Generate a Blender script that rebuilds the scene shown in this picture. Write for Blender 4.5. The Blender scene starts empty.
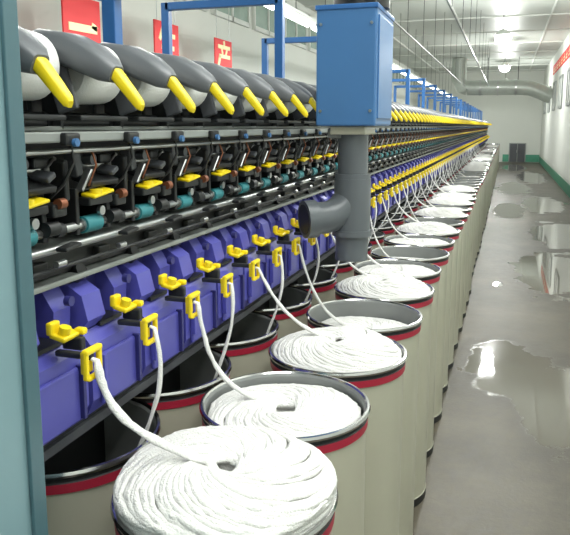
import bpy, bmesh, math, random
from mathutils import Vector, Matrix, Euler
random.seed(4)
H=1.88
scene=bpy.context.scene
scene.view_settings.view_transform='Standard'
scene.view_settings.exposure=-0.02
# ---------------------------------------------------------------- materials
def mat(name,col,rough=0.5,metal=0.0,var=0.12,scale=8.0,bump=0.0,bscale=60.0,emit=None,es=0,coat=0,sss=0):
    m=bpy.data.materials.new(name); m.use_nodes=True
    nt=m.node_tree; b=nt.nodes["Principled BSDF"]
    tc=nt.nodes.new("ShaderNodeTexCoord")
    n=nt.nodes.new("ShaderNodeTexNoise"); n.inputs["Scale"].default_value=scale; n.inputs["Detail"].default_value=5
    nt.links.new(tc.outputs["Object"],n.inputs["Vector"])
    mx=nt.nodes.new("ShaderNodeMix"); mx.data_type='RGBA'
    mx.inputs[6].default_value=tuple(c*(1-var) for c in col)+(1,)
    mx.inputs[7].default_value=tuple(min(1,c*(1+var)) for c in col)+(1,)
    nt.links.new(n.outputs["Fac"],mx.inputs[0]); nt.links.new(mx.outputs[2],b.inputs["Base Color"])
    b.inputs["Roughness"].default_value=rough; b.inputs["Metallic"].default_value=metal
    if coat: b.inputs["Coat Weight"].default_value=coat
    if bump:
        n2=nt.nodes.new("ShaderNodeTexNoise"); n2.inputs["Scale"].default_value=bscale; n2.inputs["Detail"].default_value=4
        nt.links.new(tc.outputs["Object"],n2.inputs["Vector"])
        bp=nt.nodes.new("ShaderNodeBump"); bp.inputs["Strength"].default_value=bump; bp.inputs["Distance"].default_value=0.01
        nt.links.new(n2.outputs["Fac"],bp.inputs["Height"]); nt.links.new(bp.outputs["Normal"],b.inputs["Normal"])
    if emit:
        b.inputs["Emission Color"].default_value=emit+(1,); b.inputs["Emission Strength"].default_value=es
    return m
M={}
M['purple']=mat('purple_plastic',(0.080,0.080,0.38),0.36,var=.1)
M['purple_d']=mat('purple_dark',(0.03,0.03,0.16),0.45)
M['yellow']=mat('yellow_plastic',(0.88,0.67,0.01),0.4,var=.05)
M['black']=mat('black_metal',(0.012,0.013,0.014),0.4)
M['dark']=mat('dark_metal',(0.03,0.032,0.034),0.45,metal=.3)
M['dgrey']=mat('dark_grey_plastic',(0.075,0.08,0.09),0.35)
M['hood']=mat('hood_grey_plastic',(0.135,0.143,0.155),0.38)
M['steel']=mat('brushed_steel',(0.47,0.48,0.48),0.28,metal=.9)
M['rim']=mat('polished_rim',(0.62,0.62,0.62),0.16,metal=1.0,var=.03)
M['alu']=mat('painted_rail',(0.30,0.32,0.31),0.4,metal=.2)
M['teal']=mat('teal_rubber',(0.03,0.22,0.25),0.5)
M['copper']=mat('copper',(0.28,0.10,0.05),0.4,metal=.6)
M['cabinet']=mat('cabinet_teal',(0.19,0.31,0.345),0.4,var=.05,scale=2)
M['cabinet_e']=mat('cabinet_edge',(0.06,0.13,0.155),0.35,var=.05,scale=2)
M['blue']=mat('blue_paint',(0.055,0.165,0.37),0.38,var=.10,scale=3)
M['blueframe']=mat('blue_frame_paint',(0.03,0.13,0.36),0.4)
M['pvc']=mat('grey_pvc',(0.11,0.123,0.135),0.3,var=.06)
M['cotton']=mat('raw_cotton',(0.77,0.765,0.74),0.95,var=.07,scale=70,bump=.6,bscale=230)
M['strand']=mat('cotton_strand',(0.79,0.785,0.765),0.95,var=.06,scale=60,bump=.6,bscale=260)
M['yarn']=mat('yarn_package',(0.84,0.84,0.82),0.9,var=.03,bump=.2,bscale=200)
M['can']=mat('can_fibre',(0.48,0.465,0.375),0.28,var=.10,scale=5)
M['canin']=mat('can_inside',(0.22,0.23,0.225),0.35,var=.1)
M['red']=mat('can_red_band',(0.42,0.02,0.05),0.4)
M['redb']=mat('banner_red',(0.80,0.035,0.04),0.6,var=.04)
M['gold']=mat('banner_letter',(0.95,0.87,0.5),0.6,var=.02)
M['cream']=mat('cream_plastic',(0.55,0.53,0.42),0.4)
M['wall']=mat('wall_paint',(0.75,0.77,0.72),0.7,var=.04,scale=1.2)
M['ceil']=mat('ceiling_paint',(0.56,0.59,0.55),0.4,var=.05,scale=.8)
M['green']=mat('green_wainscot',(0.08,0.34,0.22),0.5)
M['glass']=mat('window_glass',(0.33,0.44,0.38),0.15)
M['trim']=mat('white_trim',(0.72,0.74,0.70),0.5,var=.03)
M['galv']=mat('galvanised_duct',(0.45,0.49,0.45),0.4,metal=.2)
M['tube']=mat('fluorescent_tube',(1,1,1),0.5,emit=(0.95,1.0,0.97),es=9)
M['bulb']=mat('lamp_bulb',(1,1,1),0.5,emit=(0.97,1.0,0.97),es=40)
# ---------------------------------------------------------------- mesh builder
class MB:
    def __init__(s): s.v=[];s.f=[];s.m=[];s.s=[];s.slots=[]
    def slot(s,k):
        if k not in s.slots: s.slots.append(k)
        return s.slots.index(k)
    def add(s,vs,fs,k,smooth=False,T=None):
        o=len(s.v); i=s.slot(k)
        for p in vs:
            p=Vector(p)
            if T is not None: p=T@p
            s.v.append(tuple(p))
        for f in fs:
            s.f.append(tuple(a+o for a in f)); s.m.append(i); s.s.append(smooth)
    def box(s,c,d,k,bev=0,rot=None):
        T=Matrix.Translation(c)
        if rot: T=T@Euler(rot).to_matrix().to_4x4()
        if bev<=0:
            x,y,z=d[0]/2,d[1]/2,d[2]/2
            vs=[(-x,-y,-z),(x,-y,-z),(x,y,-z),(-x,y,-z),(-x,-y,z),(x,-y,z),(x,y,z),(-x,y,z)]
            fs=[(0,3,2,1),(4,5,6,7),(0,1,5,4),(1,2,6,5),(2,3,7,6),(3,0,4,7)]
            s.add(vs,fs,k,False,T)
        else:
            bm=bmesh.new(); bmesh.ops.create_cube(bm,size=1)
            for v in bm.verts: v.co=Vector((v.co.x*d[0],v.co.y*d[1],v.co.z*d[2]))
            bmesh.ops.bevel(bm,geom=bm.edges[:],offset=min(bev,min(d)*.45),segments=2,affect='EDGES',profile=.5)
            bm.verts.index_update()
            s.add([v.co.copy() for v in bm.verts],[[v.index for v in f.verts] for f in bm.faces],k,False,T); bm.free()
    def b2(s,a,b,k,bev=0):
        c=[(a[i]+b[i])/2 for i in range(3)]; d=[abs(a[i]-b[i]) for i in range(3)]
        s.box(c,d,k,bev)
    def tube(s,pts,r,k,seg=10,caps=True,flat=1.0):
        pts=[Vector(p) for p in pts]; n=len(pts)
        rs=r if isinstance(r,(list,tuple)) else [r]*n
        t0=(pts[1]-pts[0]).normalized()
        up=Vector((0,0,1)) if abs(t0.z)<.9 else Vector((0,1,0))
        nrm=(up-t0*up.dot(t0)).normalized(); vs=[]
        for i in range(n):
            if i==0:t=t0
            elif i==n-1:t=(pts[-1]-pts[-2]).normalized()
            else:t=(pts[i+1]-pts[i-1]).normalized()
            nrm=(nrm-t*nrm.dot(t)).normalized(); bn=t.cross(nrm)
            for j in range(seg):
                a=2*math.pi*j/seg
                vs.append(pts[i]+(nrm*math.cos(a)*flat+bn*math.sin(a))*rs[i])
        fs=[]
        for i in range(n-1):
            for j in range(seg):
                a=i*seg+j;b=i*seg+(j+1)%seg
                fs.append((a,b,b+seg,a+seg))
        s.add(vs,fs,k,True)
        if caps:
            s.add(vs[:seg],[tuple(range(seg))[::-1]],k); s.add(vs[-seg:],[tuple(range(seg))],k)
    def cyl(s,p0,p1,r,k,r1=None,seg=16,caps=True):
        s.tube([p0,p1],[r,r if r1 is None else r1],k,seg,caps)
    def prism(s,poly,y0,y1,k):   # poly in (x,z)
        n=len(poly); vs=[(p[0],y0,p[1]) for p in poly]+[(p[0],y1,p[1]) for p in poly]
        fs=[tuple(range(n)),tuple(range(n,2*n))[::-1]]+[(i,i+n,(i+1)%n+n,(i+1)%n) for i in range(n)]
        s.add(vs,fs,k)
    def rev(s,prof,seg=56,c=(0,0,0)):
        for i in range(len(prof)-1):
            r0,z0,k=prof[i]; r1,z1,_=prof[i+1]
            if k is None: continue
            vs=[];fs=[]
            for j in range(seg):
                a=2*math.pi*j/seg
                vs.append((c[0]+r0*math.cos(a),c[1]+r0*math.sin(a),c[2]+z0))
            for j in range(seg):
                a=2*math.pi*j/seg
                vs.append((c[0]+r1*math.cos(a),c[1]+r1*math.sin(a),c[2]+z1))
            for j in range(seg):
                fs.append((j,(j+1)%seg,(j+1)%seg+seg,j+seg))
            s.add(vs,fs,k,True)
    def mesh(s,name):
        me=bpy.data.meshes.new(name); me.from_pydata(s.v,[],s.f)
        for k in s.slots: me.materials.append(M[k])
        me.polygons.foreach_set('material_index',s.m); me.polygons.foreach_set('use_smooth',s.s)
        me.update(); return me
    def obj(s,name,parent=None,loc=(0,0,0)): return link(name,s.mesh(name),parent,loc)
def link(name,me,parent=None,loc=(0,0,0)):
    o=bpy.data.objects.new(name,me); scene.collection.objects.link(o); o.location=loc
    if parent: o.parent=parent
    return o
def empty(name,loc=(0,0,0)):
    o=bpy.data.objects.new(name,None); scene.collection.objects.link(o); o.location=loc; o.empty_display_size=.1; return o
# ---------------------------------------------------------------- room
X0,X1,Y0,Y1,ZC=-4.7,1.64,-4.0,38.0,4.68
def slab(name,a,b,k):
    m=MB(); m.b2(a,b,k); return m.obj(name)
fl=slab('floor',(X0,Y0,-.1),(X1,Y1,0),'wall')
fm=bpy.data.materials.new('wet_concrete'); fm.use_nodes=True; nt=fm.node_tree; N=nt.nodes; L=nt.links; B=N["Principled BSDF"]
geo=N.new("ShaderNodeTexCoord")
def noise(sc,det=6,rough=.6):
    n=N.new("ShaderNodeTexNoise"); n.inputs["Scale"].default_value=sc; n.inputs["Detail"].default_value=det; n.inputs["Roughness"].default_value=rough
    L.new(geo.outputs["Object"],n.inputs["Vector"]); return n
def math_(op,a,b=None,c=None):
    n=N.new("ShaderNodeMath"); n.operation=op
    for i,x in enumerate((a,b,c)):
        if x is None: continue
        if isinstance(x,(int,float)): n.inputs[i].default_value=x
        else: L.new(x,n.inputs[i])
    return n.outputs[0]
sep=N.new("ShaderNodeSeparateXYZ"); L.new(geo.outputs["Object"],sep.inputs[0])
puds=[(.10,5.45,.34,.62),(.40,4.85,.26,.80),(.56,4.0,.12,.6),(.60,9.3,.46,1.4),(.95,12.6,.46,1.7),(.1,16.2,.34,1.5),(.9,17.5,.5,1.8),(.25,22,.5,2.2),(.9,27,.5,3),(1.15,7.0,.14,.5),(-.02,8.4,.06,.12),(.35,33,.5,2.5)]
d=None
for (px,py,rx,ry) in puds:
    ax=math_('DIVIDE',math_('SUBTRACT',sep.outputs[0],px),rx); ay=math_('DIVIDE',math_('SUBTRACT',sep.outputs[1],py),ry)
    q=math_('SQRT',math_('ADD',math_('MULTIPLY',ax,ax),math_('MULTIPLY',ay,ay)))
    d=q if d is None else math_('MINIMUM',d,q)
n1=noise(2.4,7,.6)
dd=math_('ADD',d,math_('MULTIPLY',math_('SUBTRACT',n1.outputs["Fac"],.5),1.8))
def smooth(v,a,b):
    mr=N.new("ShaderNodeMapRange"); mr.interpolation_type='SMOOTHSTEP'
    mr.inputs[1].default_value=a; mr.inputs[2].default_value=b; mr.inputs[3].default_value=1; mr.inputs[4].default_value=0
    L.new(v,mr.inputs[0]); return mr.outputs[0]
wet=smooth(dd,.95,1.02); damp=smooth(dd,1.02,1.65)
n2=noise(1.1,8,.65); n3=noise(14,6,.7)
cr=N.new("ShaderNodeValToRGB"); L.new(math_('ADD',math_('MULTIPLY',n2.outputs["Fac"],.6),math_('MULTIPLY',n3.outputs["Fac"],.4)),cr.inputs[0])
cr.color_ramp.elements[0].position=.36; cr.color_ramp.elements[0].color=(0.040,0.034,0.023,1)
cr.color_ramp.elements[1].position=.66; cr.color_ramp.elements[1].color=(0.125,0.108,0.078,1)
md=N.new("ShaderNodeMix"); md.data_type='RGBA'; L.new(math_('MULTIPLY',damp,.6),md.inputs[0]); L.new(cr.outputs[0],md.inputs[6]); md.inputs[7].default_value=(.045,.038,.028,1)
mx=N.new("ShaderNodeMix"); mx.data_type='RGBA'; L.new(wet,mx.inputs[0]); L.new(md.outputs[2],mx.inputs[6]); mx.inputs[7].default_value=(.145,.135,.112,1)
L.new(mx.outputs[2],B.inputs["Base Color"])
rr=N.new("ShaderNodeMix"); rr.data_type='FLOAT'; L.new(wet,rr.inputs[0])
L.new(math_('ADD',math_('MULTIPLY',n3.outputs["Fac"],.3),.32),rr.inputs[2]); rr.inputs[3].default_value=.035
L.new(rr.outputs[0],B.inputs["Roughness"])
bp=N.new("ShaderNodeBump"); bp.inputs["Distance"].default_value=.004; L.new(math_('MULTIPLY',math_('SUBTRACT',1,wet),.4),bp.inputs["Strength"]); L.new(noise(40).outputs["Fac"],bp.inputs["Height"]); L.new(bp.outputs[0],B.inputs["Normal"])
fl.data.materials[0]=fm
slab('ceiling',(X0,Y0,ZC),(X1,Y1,ZC+.1),'ceil')
slab('wall_right',(X1,Y0,0),(X1+.1,Y1,ZC),'wall')
slab('wall_left',(X0-.1,Y0,0),(X0,Y1,ZC),'wall')
slab('wall_far',(X0,Y1,0),(X1,Y1+.1,ZC),'wall')
slab('wall_near',(X0,Y0-.1,0),(X1,Y0,ZC),'wall')
slab('trim_1',(X1-.012,Y0+.01,0.02),(X1-.001,Y1-.02,.32),'green')
slab('trim_2',(-.2,Y1-.02,0.02),(X1-.02,Y1-.001,.40),'green')
m=MB()
for i in range(14):
    y=-2+i*3.0; m.b2((X0+.01,y-.02,ZC-.035),(X1-.01,y+.02,ZC-.001),'trim')
for x in (-3.6,-1.4,.9): m.b2((x-.02,Y0+.01,ZC-.05),(x+.02,Y1-.01,ZC-.002),'trim')
m.obj('trim_3')
m=MB()
for i in range(11):
    y=5+i*2.1
    for x in (-1.6,-.75):
        m.cyl((x,y,3.35),(x,y,ZC-.05),.005,'dark',seg=6)
m.b2((-1.61,4.8,3.33),(-1.59,26.5,3.35),'alu'); m.b2((-.76,4.8,3.33),(-.74,26.5,3.35),'alu')
m.obj('hanging_cable_tray')
for i in range(18):
    y=3.0+i*1.9
    m=MB(); z0,z1=3.72,4.48
    m.b2((X0+.002,y,z0),(X0+.03,y+1.6,z1),'glass')
    for yy in (y,y+.8,y+1.6): m.b2((X0+.002,yy-.03,z0-.04),(X0+.06,yy+.03,z1+.04),'trim')
    for q in (z0,z1): m.b2((X0+.002,y,q-.04),(X0+.06,y+1.6,q+.04),'trim')
    m.obj('window_%d'%(i+1))
for i in range(7):
    y=14+i*3.4
    m=MB(); z0,z1=2.5,3.5
    m.b2((X1-.03,y,z0),(X1-.002,y+1.3,z1),'trim')
    for yy in (y,y+.65,y+1.3): m.b2((X1-.05,yy-.03,z0-.04),(X1-.002,yy+.03,z1+.04),'alu')
    for q in (z0,z1): m.b2((X1-.05,y,q-.04),(X1-.002,y+1.3,q+.04),'alu')
    m.obj('window_%d'%(i+19))
m=MB(); m.b2((.1,Y1-.06,0.0),(.95,Y1-.025,1.0),'alu'); m.b2((.15,Y1-.07,0.02),(.51,Y1-.05,.96),'dgrey'); m.b2((.54,Y1-.07,0.02),(.90,Y1-.05,.96),'dgrey')
m.cyl((.5,Y1-.1,.5),(.5,Y1-.1,.65),.02,'steel'); m.obj('door_1')
m=MB()
m.tube([(-1.7,30,3.45),(.3,30,3.45),(.8,30.0,3.40),(1.2,30,3.25),(1.63,30,3.05)],.30,'galv',20)
m.tube([(-1.7,30,3.45),(-1.9,30,3.5),(-2.05,30,3.8),(-2.05,30,4.66)],.30,'galv',20)
for x in(-1.2,-.5,.2): m.cyl((x,30,3.45),(x+.05,30,3.45),.32,'steel',seg=20)
for x in(-.9,.3): m.cyl((x,30,3.7),(x,30,4.67),.015,'dark',seg=6)
m.obj('ventilation_duct')
m=MB(); m.b2((X1-.02,18.5,3.90),(X1-.003,30.0,4.26),'redb')
for i in range(11):
    y=19+i*1.0; m.b2((X1-.025,y,3.95),(X1-.019,y+.5,4.0),'gold'); m.b2((X1-.025,y,4.06),(X1-.019,y+.5,4.1),'gold'); m.b2((X1-.025,y+.22,3.95),(X1-.019,y+.28,4.2),'gold')
m.obj('red_wall_banner')
XS=-4.1
def strokes(m,y,z,S,V,st):
    for (a,b,c,d2,w) in st:
        p0=Vector((0,y+a*S,z+b*V)); p1=Vector((0,y+c*S,z+d2*V)); dv=p1-p0; ln=dv.length
        ang=math.atan2(dv.z,dv.y); mid=(p0+p1)/2
        m.box((XS+.024,mid.y,mid.z),(.008,ln,w*S),'gold',0,(ang,0,0))
chars=[[(.12,.42,.88,.44,.12),(.74,.52,.88,.46,.09)],
 [(.33,.90,.18,.58,.09),(.25,.71,.82,.71,.09),(.5,.94,.5,.14,.10),(.25,.43,.77,.43,.09),(.10,.12,.90,.12,.10)],
 [(.5,.96,.52,.84,.09),(.16,.79,.86,.79,.09),(.36,.75,.42,.6,.08),(.68,.75,.6,.58,.08),(.22,.54,.86,.54,.09),(.26,.54,.10,.08,.10)]]
for i in range(3):
    y0=5.74+i*1.79; z=1.88+.735; S=.63; V=.53
    m=MB(); m.b2((XS,y0,z),(XS+.02,y0+S,z+V),'redb',.004); strokes(m,y0,z,S,V,chars[i])
    for yy in (y0+.08,y0+S-.08): m.cyl((XS+.01,yy,z+V-.01),(XS+.01,yy,ZC-.002),.005,'steel',seg=6)
    m.obj('red_character_sign')
def fluor(name,x,y0,y1,z):
    m=MB(); m.b2((x-.09,y0,z+.04),(x+.09,y1,z+.09),'trim')
    y=y0
    while y<y1-1.0:
        for dx in(-.045,.045): m.cyl((x+dx,y+.05,z+.015),(x+dx,y+1.3,z+.015),.018,'tube',seg=8)
        m.cyl((x,y+.6,z+.09),(x,y+.6,ZC-.002),.005,'dark',seg=6)
        y+=1.5
    return m.obj(name)
fluor('added_tube_row',-2.7,2.2,36,3.25)
fluor('added_tube_row',-.2,-3.2,5.8,4.0)  # added tubes above the camera, out of view, to light the near aisle
fluor('added_tube_row',.9,-3.2,5.8,4.0)  # second added row, also unseen, for the same near-aisle light
def area(name,loc,sx,sy,p,parent=None):
    l=bpy.data.lights.new(name,'AREA'); l.shape='RECTANGLE'; l.size=sx; l.size_y=sy; l.energy=p; l.color=(.98,1.0,.96)
    o=bpy.data.objects.new(name,l); scene.collection.objects.link(o); o.location=loc; return o
area('added_fill_light',(.3,1.6,3.95),1.3,8.0,200)  # broad fill light added overhead, out of view
area('added_fill_light',(-2.7,10,3.22),.16,16,270)
area('added_fill_light',(-2.7,27,3.22),.16,17,280)
for y in (8,16,24,32):
    m=MB(); 
    x=-.2; z=1.88+1.95
    m.rev([(.001,.12,'trim'),(.06,.12,'trim'),(.20,.0,'trim'),(.19,-.005,'trim'),(.06,.10,None)],20)
    m.rev([(.17*math.sin(a*math.pi/8)+.0005,-.06+.14*math.cos(a*math.pi/8),'bulb') for a in range(9)],16)
    m.cyl((0,0,.1),(0,0,ZC-z-.002),.008,'dark',seg=6)
    m.obj('pendant_lamp',None,(x,y,z))
    l=bpy.data.lights.new('pendant_light','POINT'); l.energy=200; l.shadow_soft_size=.12; l.color=(.98,1,.96)
    o=bpy.data.objects.new('pendant_light',l); scene.collection.objects.link(o); o.location=(x,y,z-.36)
# ---------------------------------------------------------------- spinning machine
P=.2525; YT=1.212; NU=134; YE=YT+P*NU
mach=empty('rotor_spinning_machine',(0,0,0))
def Z(z): return z+H
m=MB()
m.b2((-1.85,.90,.75),(-1.12,YE,Z(-.02)),'black')
m.b2((-1.9,.90,Z(-.02)),(-1.02,YE,Z(.0)),'dark')
m.b2((-1.80,.9,.12),(-1.36,YE,.75),'dark')
m.b2((-1.12,.90,Z(-.74)),(-.955,YE,Z(-.66)),'dark')
m.b2((-.962,.90,Z(-.738)),(-.945,YE,Z(-.715)),'dgrey')
m.b2((-.955,.93,Z(-.035)),(-.90,YE,Z(-.012)),'alu',.004)
m.b2((-.985,.93,Z(-.012)),(-.955,YE,Z(.0)),'alu',.003)
m.cyl((-.93,.93,Z(-.055)),(-.93,YE,Z(-.055)),.006,'steel',seg=10)
m.cyl((-.965,.93,Z(-.235)),(-.965,YE,Z(-.235)),.011,'steel',seg=12)
m.cyl((-1.03,.93,Z(-.10)),(-1.03,YE,Z(-.10)),.012,'steel',seg=12)
m.b2((-1.06,.93,Z(-.285)),(-.955,YE,Z(-.268)),'alu',.004)
m.b2((-1.06,.93,Z(-.345)),(-.985,YE,Z(-.285)),'black',.004)
m.b2((-1.06,.93,Z(-.362)),(-.955,YE,Z(-.348)),'alu',.004)
m.cyl((-.935,.93,Z(-.268)),(-.935,YE,Z(-.268)),.008,'steel',seg=10)
m.cyl((-.945,.93,Z(-.315)),(-.945,YE,Z(-.315)),.005,'dark',seg=10)
for i in range(12):
    y=3.2+i*2.8; m.b2((-1.8,y,0),(-1.4,y+.2,.2),'cabinet_e')
m.obj('machine_frame',mach)
u=MB()
def zz(*p): return (p[0],p[1],p[2]+H)
W=P*.93
u.prism([(-1.10,Z(-.70)),(-.945,Z(-.70)),(-.925,Z(-.66)),(-.925,Z(-.52)),(-.95,Z(-.49)),(-1.10,Z(-.49))],-W/2,W/2,'purple')
u.prism([(-1.10,Z(-.49)),(-.955,Z(-.49)),(-.93,Z(-.46)),(-.945,Z(-.40)),(-.985,Z(-.375)),(-1.10,Z(-.375))],-W/2,-W/2+.075,'purple')
u.prism([(-1.10,Z(-.49)),(-.97,Z(-.49)),(-.965,Z(-.42)),(-1.0,Z(-.365)),(-1.10,Z(-.365))],.055,W/2,'purple')
u.box(zz(-1.06,0,-.44),(.08,.12,.14),'purple_d',.004)
u.box(zz(-.98,0,-.486),(.08,.10,.012),'black',.002)
u.box(zz(-.922,.0,-.615),(.012,.17,.13),'purple',.005)
u.box(zz(-.914,.075,-.61),(.02,.012,.13),'purple_d',.002)
u.box(zz(-.914,-.085,-.60),(.016,.012,.10),'purple',.002)
u.cyl(zz(-.99,-.08,-.36),zz(-.965,-.08,-.345),.02,'black',seg=12)
u.cyl(zz(-.955,.09,-.40),zz(-.94,.09,-.40),.012,'purple_d',seg=12)
cy=.018
u.box(zz(-.910,cy,-.456),(.04,.062,.012),'yellow',.004,(0,.25,0))
u.box(zz(-.927,cy-.018,-.437),(.016,.034,.030),'yellow',.005)
u.cyl(zz(-.905,cy-.01,-.450),zz(-.900,cy-.01,-.434),.013,'yellow',seg=14)
u.box(zz(-.893,cy+.034,-.455),(.026,.020,.016),'yellow',.005)
u.box(zz(-.90,.035,-.478),(.05,.02,.03),'dark',.004)
u.box(zz(-.875,.0,-.492),(.09,.018,.014),'dark',.004)
u.box(zz(-.83,-.025,-.505),(.012,.012,.066),'yellow',.004)
u.box(zz(-.83,.025,-.505),(.012,.012,.066),'yellow',.004)
u.box(zz(-.83,0,-.476),(.016,.062,.014),'yellow',.005)
u.box(zz(-.83,0,-.536),(.014,.048,.011),'yellow',.004)
u.box(zz(-.845,0,-.505),(.010,.034,.05),'yellow',.003)
# rollers, holders
u.cyl(zz(-.965,-.075,-.235),zz(-.965,-.01,-.235),.021,'teal',seg=18)
u.cyl(zz(-.965,-.082,-.235),zz(-.965,-.075,-.235),.016,'steel',seg=14)
u.cyl(zz(-.965,.075,-.235),zz(-.965,.100,-.235),.016,'dark',seg=18)
u.cyl(zz(-.95,.02,-.225),zz(-.95,.06,-.225),.017,'black',seg=14)
u.box(zz(-1.0,.03,-.21),(.09,.016,.09),'dark',.003)
u.box(zz(-1.0,-.1,-.2),(.09,.014,.11),'black',.003)
u.box(zz(-.945,-.03,-.160),(.04,.085,.008),'yellow',.003,(.12,.15,0))
u.cyl(zz(-.94,-.045,-.162),zz(-.94,-.045,-.150),.015,'yellow',seg=14)
u.box(zz(-.955,-.03,-.178),(.04,.10,.02),'black',.004)
u.cyl(zz(-.935,.05,-.170),zz(-.935,.072,-.170),.012,'copper',seg=14)
u.box(zz(-.96,.06,-.185),(.05,.05,.03),'black',.005)
u.box(zz(-.97,.0,-.130),(.06,.12,.016),'dark',.004,(0,.3,0))
u.box(zz(-.955,.03,-.108),(.05,.03,.014),'dgrey',.004,(.5,.1,0))
u.box(zz(-.96,.095,-.12),(.04,.018,.10),'dark',.004,(.3,.2,0))
u.box(zz(-.95,-.075,-.125),(.02,.008,.06),'steel',.003,(-.5,.2,0))
u.box(zz(-.99,-.06,-.09),(.03,.03,.06),'dgrey',.004,(.2,0,0))
u.box(zz(-.975,.035,-.080),(.03,.05,.025),'black',.006)
u.cyl(zz(-.985,-.02,-.08),zz(-.960,-.02,-.08),.014,'dgrey',seg=14)
u.cyl(zz(-.95,-.02,-.205),zz(-.94,-.02,-.205),.012,'steel',seg=12)
u.cyl(zz(-.99,.075,-.10),zz(-.955,.075,-.07),.005,'steel',seg=8)
u.cyl(zz(-.98,-.11,-.16),zz(-.98,.11,-.14),.004,'steel',seg=8)
u.tube([zz(-.93,.1,-.04),zz(-.92,.095,-.08),zz(-.94,.08,-.13),zz(-.97,.07,-.16)],.004,'black',6)
u.tube([zz(-.94,-.06,-.05),zz(-.92,-.07,-.09),zz(-.94,-.075,-.14)],.0025,'copper',6)
u.box(zz(-.975,.02,-.315),(.02,.05,.03),'dark',.003)
u.cyl(zz(-.925,.02,-.30),zz(-.925,.05,-.30),.008,'steel',seg=10)
u.box(zz(-.915,.055,-.265),(.03,.06,.010),'black',.004,(.1,0,0))
u.box(zz(-.895,.05,-.028),(.02,.055,.028),'black',.006)
u.cyl(zz(-.885,.05,-.035),zz(-.876,.05,-.035),.009,'blue',seg=12)
# package + cradle arm
dy=-.162
u.tube([zz(-.975,dy+.045,.126),zz(-.975,dy+.055,.126),zz(-.975,dy+.200,.126),zz(-.975,dy+.212,.126)],[.066,.078,.072,.06],'yarn',28)
u.cyl(zz(-.975,dy+.02,.126),zz(-.975,dy+.245,.126),.024,'dgrey',seg=12)
u.cyl(zz(-1.0,dy+.0,.01),zz(-1.0,dy+.25,.01),.022,'black',seg=14)
u.box(zz(-.93,dy+.12,.018),(.05,.20,.012),'dark',.004)
u.box(zz(-1.03,dy+.12,.04),(.02,.24,.09),'black',.004)
def arm(sections,k,e=.5):
    vs=[];n=16
    for (x,z,w,h,y) in sections:
        for j in range(n):
            a=2*math.pi*j/n
            ca,sa=math.cos(a),math.sin(a)
            px=math.copysign(abs(ca)**e,ca)*w/2; pz=math.copysign(abs(sa)**e,sa)*h/2
            vs.append((x+pz*.45,y+px,z+H+pz))
    fs=[]
    for i in range(len(sections)-1):
        for j in range(n): fs.append((i*n+j,i*n+(j+1)%n,(i+1)*n+(j+1)%n,(i+1)*n+j))
    u.add(vs,fs,k,True); u.add(vs[:n],[tuple(range(n))[::-1]],k); u.add(vs[-n:],[tuple(range(n))],k)
arm([(-1.05,.172,.07,.04,dy+.03),(-1.0,.182,.11,.060,dy+.03),(-.93,.168,.115,.066,dy+.03),(-.87,.143,.105,.062,dy+.02),(-.825,.120,.08,.050,dy+.01),(-.80,.108,.045,.034,dy)],'hood')
arm([(-.812,.120,.030,.024,dy),(-.795,.104,.032,.026,dy),(-.765,.068,.027,.024,dy),(-.745,.044,.024,.020,dy),(-.740,.038,.014,.012,dy)],'yellow')
u.box(zz(-.94,dy,.09),(.05,.016,.12),'dgrey',.004,(0,-.3,0))
u.box(zz(-.98,dy+.02,.05),(.05,.012,.12),'dark',.003)
um=u.mesh('spinning_unit')
for k in range(NU): link('spinning_unit_%d'%(k+1),um,mach,(0,YT+k*P,0))
m=MB()
m.b2((-1.95,-1.2,0),(-.752,.925,2.75),'cabinet',.008)
m.b2((-1.95,.925,0.0),(-.775,.94,2.75),'cabinet_e',.003)
m.b2((-.752,.895,0.0),(-.744,.93,2.75),'cabinet_e',.002)
m.b2((-.7535,-.2,.3),(-.748,.80,2.0),'cabinet',.002)
m.obj('end_cabinet',mach)
m=MB()
for i in range(20):
    y=1.86+1.6*i; top=Z(.66)
    for x in(-1.15,-1.8): m.b2((x-.022,y-.022,Z(-.01)),(x+.022,y+.022,top),'blueframe',.003)
    m.b2((-1.8,y-.022,top-.04),(-1.15,y+.022,top),'blueframe',.003)
    if i==0: m.b2((-1.2,y-.02,Z(.375)),(-.80,y+.02,Z(.405)),'blueframe',.003)
m.obj('gantry_frame',mach)
m=MB()
m.b2((-.75,2.72,Z(0.0)),(-.504,3.11,Z(.465)),'blue',.008)
m.b2((-.505,2.75,Z(.03)),(-.498,3.08,Z(.435)),'blue',.003)
m.b2((-.755,2.715,Z(.455)),(-.50,3.115,Z(.475)),'blueframe',.004)
for q in(.06,.4):
    for x in(-.73,-.525): m.cyl((x,2.722,Z(q)),(x,2.714,Z(q)),.006,'steel',seg=8)
m.cyl((-.60,2.88,Z(.475)),(-.60,2.88,Z(.52)),.115,'black',seg=28)
m.cyl((-.60,2.88,Z(.52)),(-.60,2.88,ZC-.003),.095,'dark',seg=28)
m.b2((-.56,2.76,Z(.475)),(-.52,2.8,Z(.53)),'black',.004)
m.b2((-.70,2.76,Z(-.035)),(-.55,2.98,Z(0)),'cream',.006)
m.b2((-.72,2.80,Z(-.05)),(-.66,2.86,Z(-.01)),'alu',.004)
m.cyl((-.62,2.85,Z(-.03)),(-.62,2.85,Z(-.34)),.064,'pvc',seg=28)
m.cyl((-.62,2.85,Z(-.20)),(-.62,2.85,Z(-.235)),.076,'pvc',seg=28)
m.cyl((-.62,2.85,Z(-.22)),(-.62,2.85,Z(-.45)),.078,'pvc',seg=28)
m.cyl((-.62,2.85,Z(-.43)),(-.62,2.85,Z(-.57)),.07,'pvc',seg=28)
m.cyl((-.62,2.85,Z(-.44)),(-.62,2.85,Z(-.465)),.085,'pvc',seg=28)
ctr=Vector((-.62,2.85)); dirh=Vector((-.80,-.60)).normalized()
pts=[]
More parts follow.
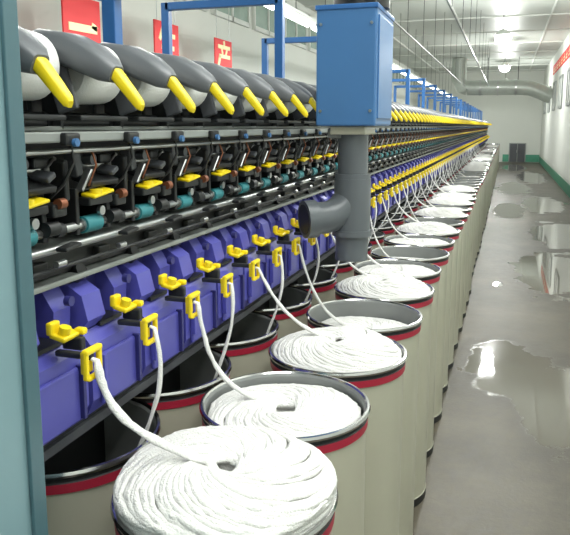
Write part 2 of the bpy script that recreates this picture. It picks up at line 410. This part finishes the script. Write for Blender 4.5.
for i in range(11):
    a=math.radians(92)*i/10
    R=.14
    q=ctr+dirh*(R*(1-math.cos(a)))
    pts.append((q.x,q.y,Z(-.245)-R*math.sin(a)))
q0=Vector(pts[-1]); tdir=(Vector(pts[-1])-Vector(pts[-2])).normalized()
for s_ in (.02,.045): pts.append(tuple(q0+tdir*s_))
m.tube(pts,.068,'pvc',28)
e=Vector(pts[-1]); m.cyl(tuple(e-tdir*.02),tuple(e+tdir*.03),.080,'pvc',seg=28); m.cyl(tuple(e+tdir*.03),tuple(e+tdir*.032),.064,'dark',seg=28)
m.obj('suction_filter_box')
# ---------------------------------------------------------------- sliver cans
def coil(m,R,h,zt,dome,N=62,rope=.0080,seed=0):
    rnd=random.Random(seed)
    rl=(R+h)/2; orb=(R-h)/2; n=40; pts=[];rs=[]
    tot=N*n
    wob=[rnd.uniform(-.007,.007) for _ in range(N+2)]
    zw=[rnd.uniform(-.0025,.0025) for _ in range(N+2)]
    ph1=rnd.uniform(0,6)
    for i in range(tot+1):
        lp=i//n; f=(i%n)/n; psi=2*math.pi*i/n; om=2*math.pi*i/tot
        w=wob[lp]*(1-f)+wob[lp+1]*f; zq=zw[lp]*(1-f)+zw[lp+1]*f
        x=orb*math.cos(om)+(rl+w)*math.cos(om+psi); y=orb*math.sin(om)+(rl+w)*math.sin(om+psi)
        r=math.hypot(x,y)/R; an=math.atan2(y,x)
        z=zt+dome*(1-r**3)-.008*math.sin(psi)-.018*max(0,.3-r)/.3+zq+.004*math.sin(3*an+ph1)+rnd.uniform(-.0018,.0018)
        pts.append((x+rnd.uniform(-.0016,.0016),y+rnd.uniform(-.0016,.0016),z)); rs.append(rope*(1+rnd.uniform(-.2,.2)))
    m.tube(pts,rs,'cotton',7,True,.85)
    m.rev([(R-.004,zt-.20,'cotton'),(R-.002,zt-.014,'cotton'),(R*.8,zt+dome*.45-.014,'cotton'),(R*.5,zt+dome*.85-.014,'cotton'),(h+.012,zt+dome-.02,'cotton'),(h,zt+dome-.04,'cotton'),(h*.8,zt-.10,'cotton'),(.001,zt-.12,None)],48)
def can_mesh(name,R,h,zt,dome,seed,rings=0):
    m=MB()
    m.rev([(.001,.012,'dark'),(.236,.012,'dark'),(.240,.0,'dark'),(.240,.04,'can'),(.237,.045,'can'),(.238,1.025,'dark'),(.243,1.028,'red'),(.244,1.052,'dark'),(.240,1.055,'dark'),(.241,1.067,'rim'),(.2475,1.068,'rim'),(.2505,1.075,'rim'),(.2475,1.082,'rim'),(.241,1.083,'rim'),(.237,1.078,'canin'),(.233,1.07,'canin'),(.231,.35,'canin'),(.001,.35,None)])
    coil(m,R,h,zt,dome,seed=seed)
    if rings:
        rnd=random.Random(seed)
        for q in range(5):
            pts=[]
            for i in range(49):
                a=2*math.pi*i/48; rr=R+.004-q*.002+.003*math.sin(5*a+q)+rnd.uniform(-.001,.001); pts.append((rr*math.cos(a),rr*math.sin(a),zt-.004-q*.010+.003*math.sin(3*a+q*2)))
            m.tube(pts,.009,'cotton',7,False)
    return m.mesh(name)
full=can_mesh('can_full',.232,.036,1.112,.030,1,1)
mid=can_mesh('can_mid',.213,.040,1.045,.015,2)
dome=can_mesh('can_domed',.222,.036,1.078,.042,3)
low=can_mesh('can_low',.216,.040,.995,.01,4)
deep=can_mesh('can_deep',.217,.045,.55,.0,5)
def bez(p0,p1,p2,p3,n=18):
    out=[]
    for i in range(n+1):
        t=i/n; out.append(tuple((1-t)**3*p0[j]+3*(1-t)**2*t*p1[j]+3*(1-t)*t*t*p2[j]+t**3*p3[j] for j in range(3)))
    return out
def strand(parent,loc,pts,rnd,r=.0115):
    pts=[(p[0]-loc[0]+rnd.uniform(-.0008,.0008),p[1]-loc[1]+rnd.uniform(-.0008,.0008),p[2]-loc[2]) for p in pts]
    n=len(pts); ph=rnd.uniform(0,6); rs=[r*(1+.12*math.sin(i*.8+ph)+rnd.uniform(-.08,.08)) for i in range(n)]
    rs[0]*=.5; rs[1]*=.55; rs[2]*=.8
    m=MB(); m.tube(pts,rs,'strand',12,True,.6); m.obj('sliver_strand',parent)
NC=64; rnd=random.Random(7)
seq=[full,mid,dome,low,dome,mid,low,mid,dome,low,dome,mid]
tops={full.name:1.143,mid.name:1.063,dome.name:1.121,low.name:1.007,deep.name:.55}
for i in range(NC):
    me=seq[i] if i<len(seq) else rnd.choice([mid,dome,low,mid])
    y=1.30+.505*i; x=-.56+ (rnd.uniform(-.012,.012) if i else 0)
    if i==1: x=-.585
    o=link('sliver_can',me,None,(x,y,0))
    yt=YT+2*i*P; zt=tops[me.name]+.006
    ex=x-.05-rnd.uniform(0,.05); ey=y+rnd.uniform(-.03,.05)
    tail=[(ex+.03,ey+.005,zt+.001),(ex+.055,ey+.0,zt-.03)]
    sag=rnd.uniform(.02,.08)
    pts=[(-.86,yt,Z(-.495)),(-.835,yt,Z(-.495))]+bez((-.818,yt,Z(-.50)),(-.79+rnd.uniform(-.02,.02),yt+.0,Z(-.56-sag)),(ex-.13,(yt+ey)/2,zt+.06),(ex,ey,zt+.002),24)+tail
    if i<40: strand(o,(x,y,0),pts,rnd,.0112 if i<1 else .0092)
    yb=1.45+.505*i; xb=-1.085
    ob=link('sliver_can',deep if rnd.random()<.75 or i<3 else low,None,(xb,yb,0))
    zb=.57 if ob.data is deep else 1.0
    yt2=YT+(2*i+1)*P
    pts=[(-.86,yt2,Z(-.495)),(-.835,yt2,Z(-.495))]+bez((-.818,yt2,Z(-.50)),(-.78+rnd.uniform(-.02,.03),yt2,Z(-.72)),(-.90,yb,1.12),(-1.02,yb,zb),20)
    if i<32: strand(ob,(xb,yb,0),pts,rnd,.0088)
w=bpy.data.worlds.new('World'); scene.world=w; w.use_nodes=True
w.node_tree.nodes['Background'].inputs[0].default_value=(.8,.9,.88,1); w.node_tree.nodes['Background'].inputs[1].default_value=.5
cam=bpy.data.cameras.new('camera'); co=bpy.data.objects.new('camera',cam); scene.collection.objects.link(co); scene.camera=co
cam.sensor_width=36; cam.sensor_fit='HORIZONTAL'; cam.lens=680/570*36; cam.shift_y=-34/570; cam.clip_start=.05
co.location=(0,0,H)
th=math.atan(.324); ph=math.atan(.158)
co.rotation_euler=(math.pi/2-ph,0,th)
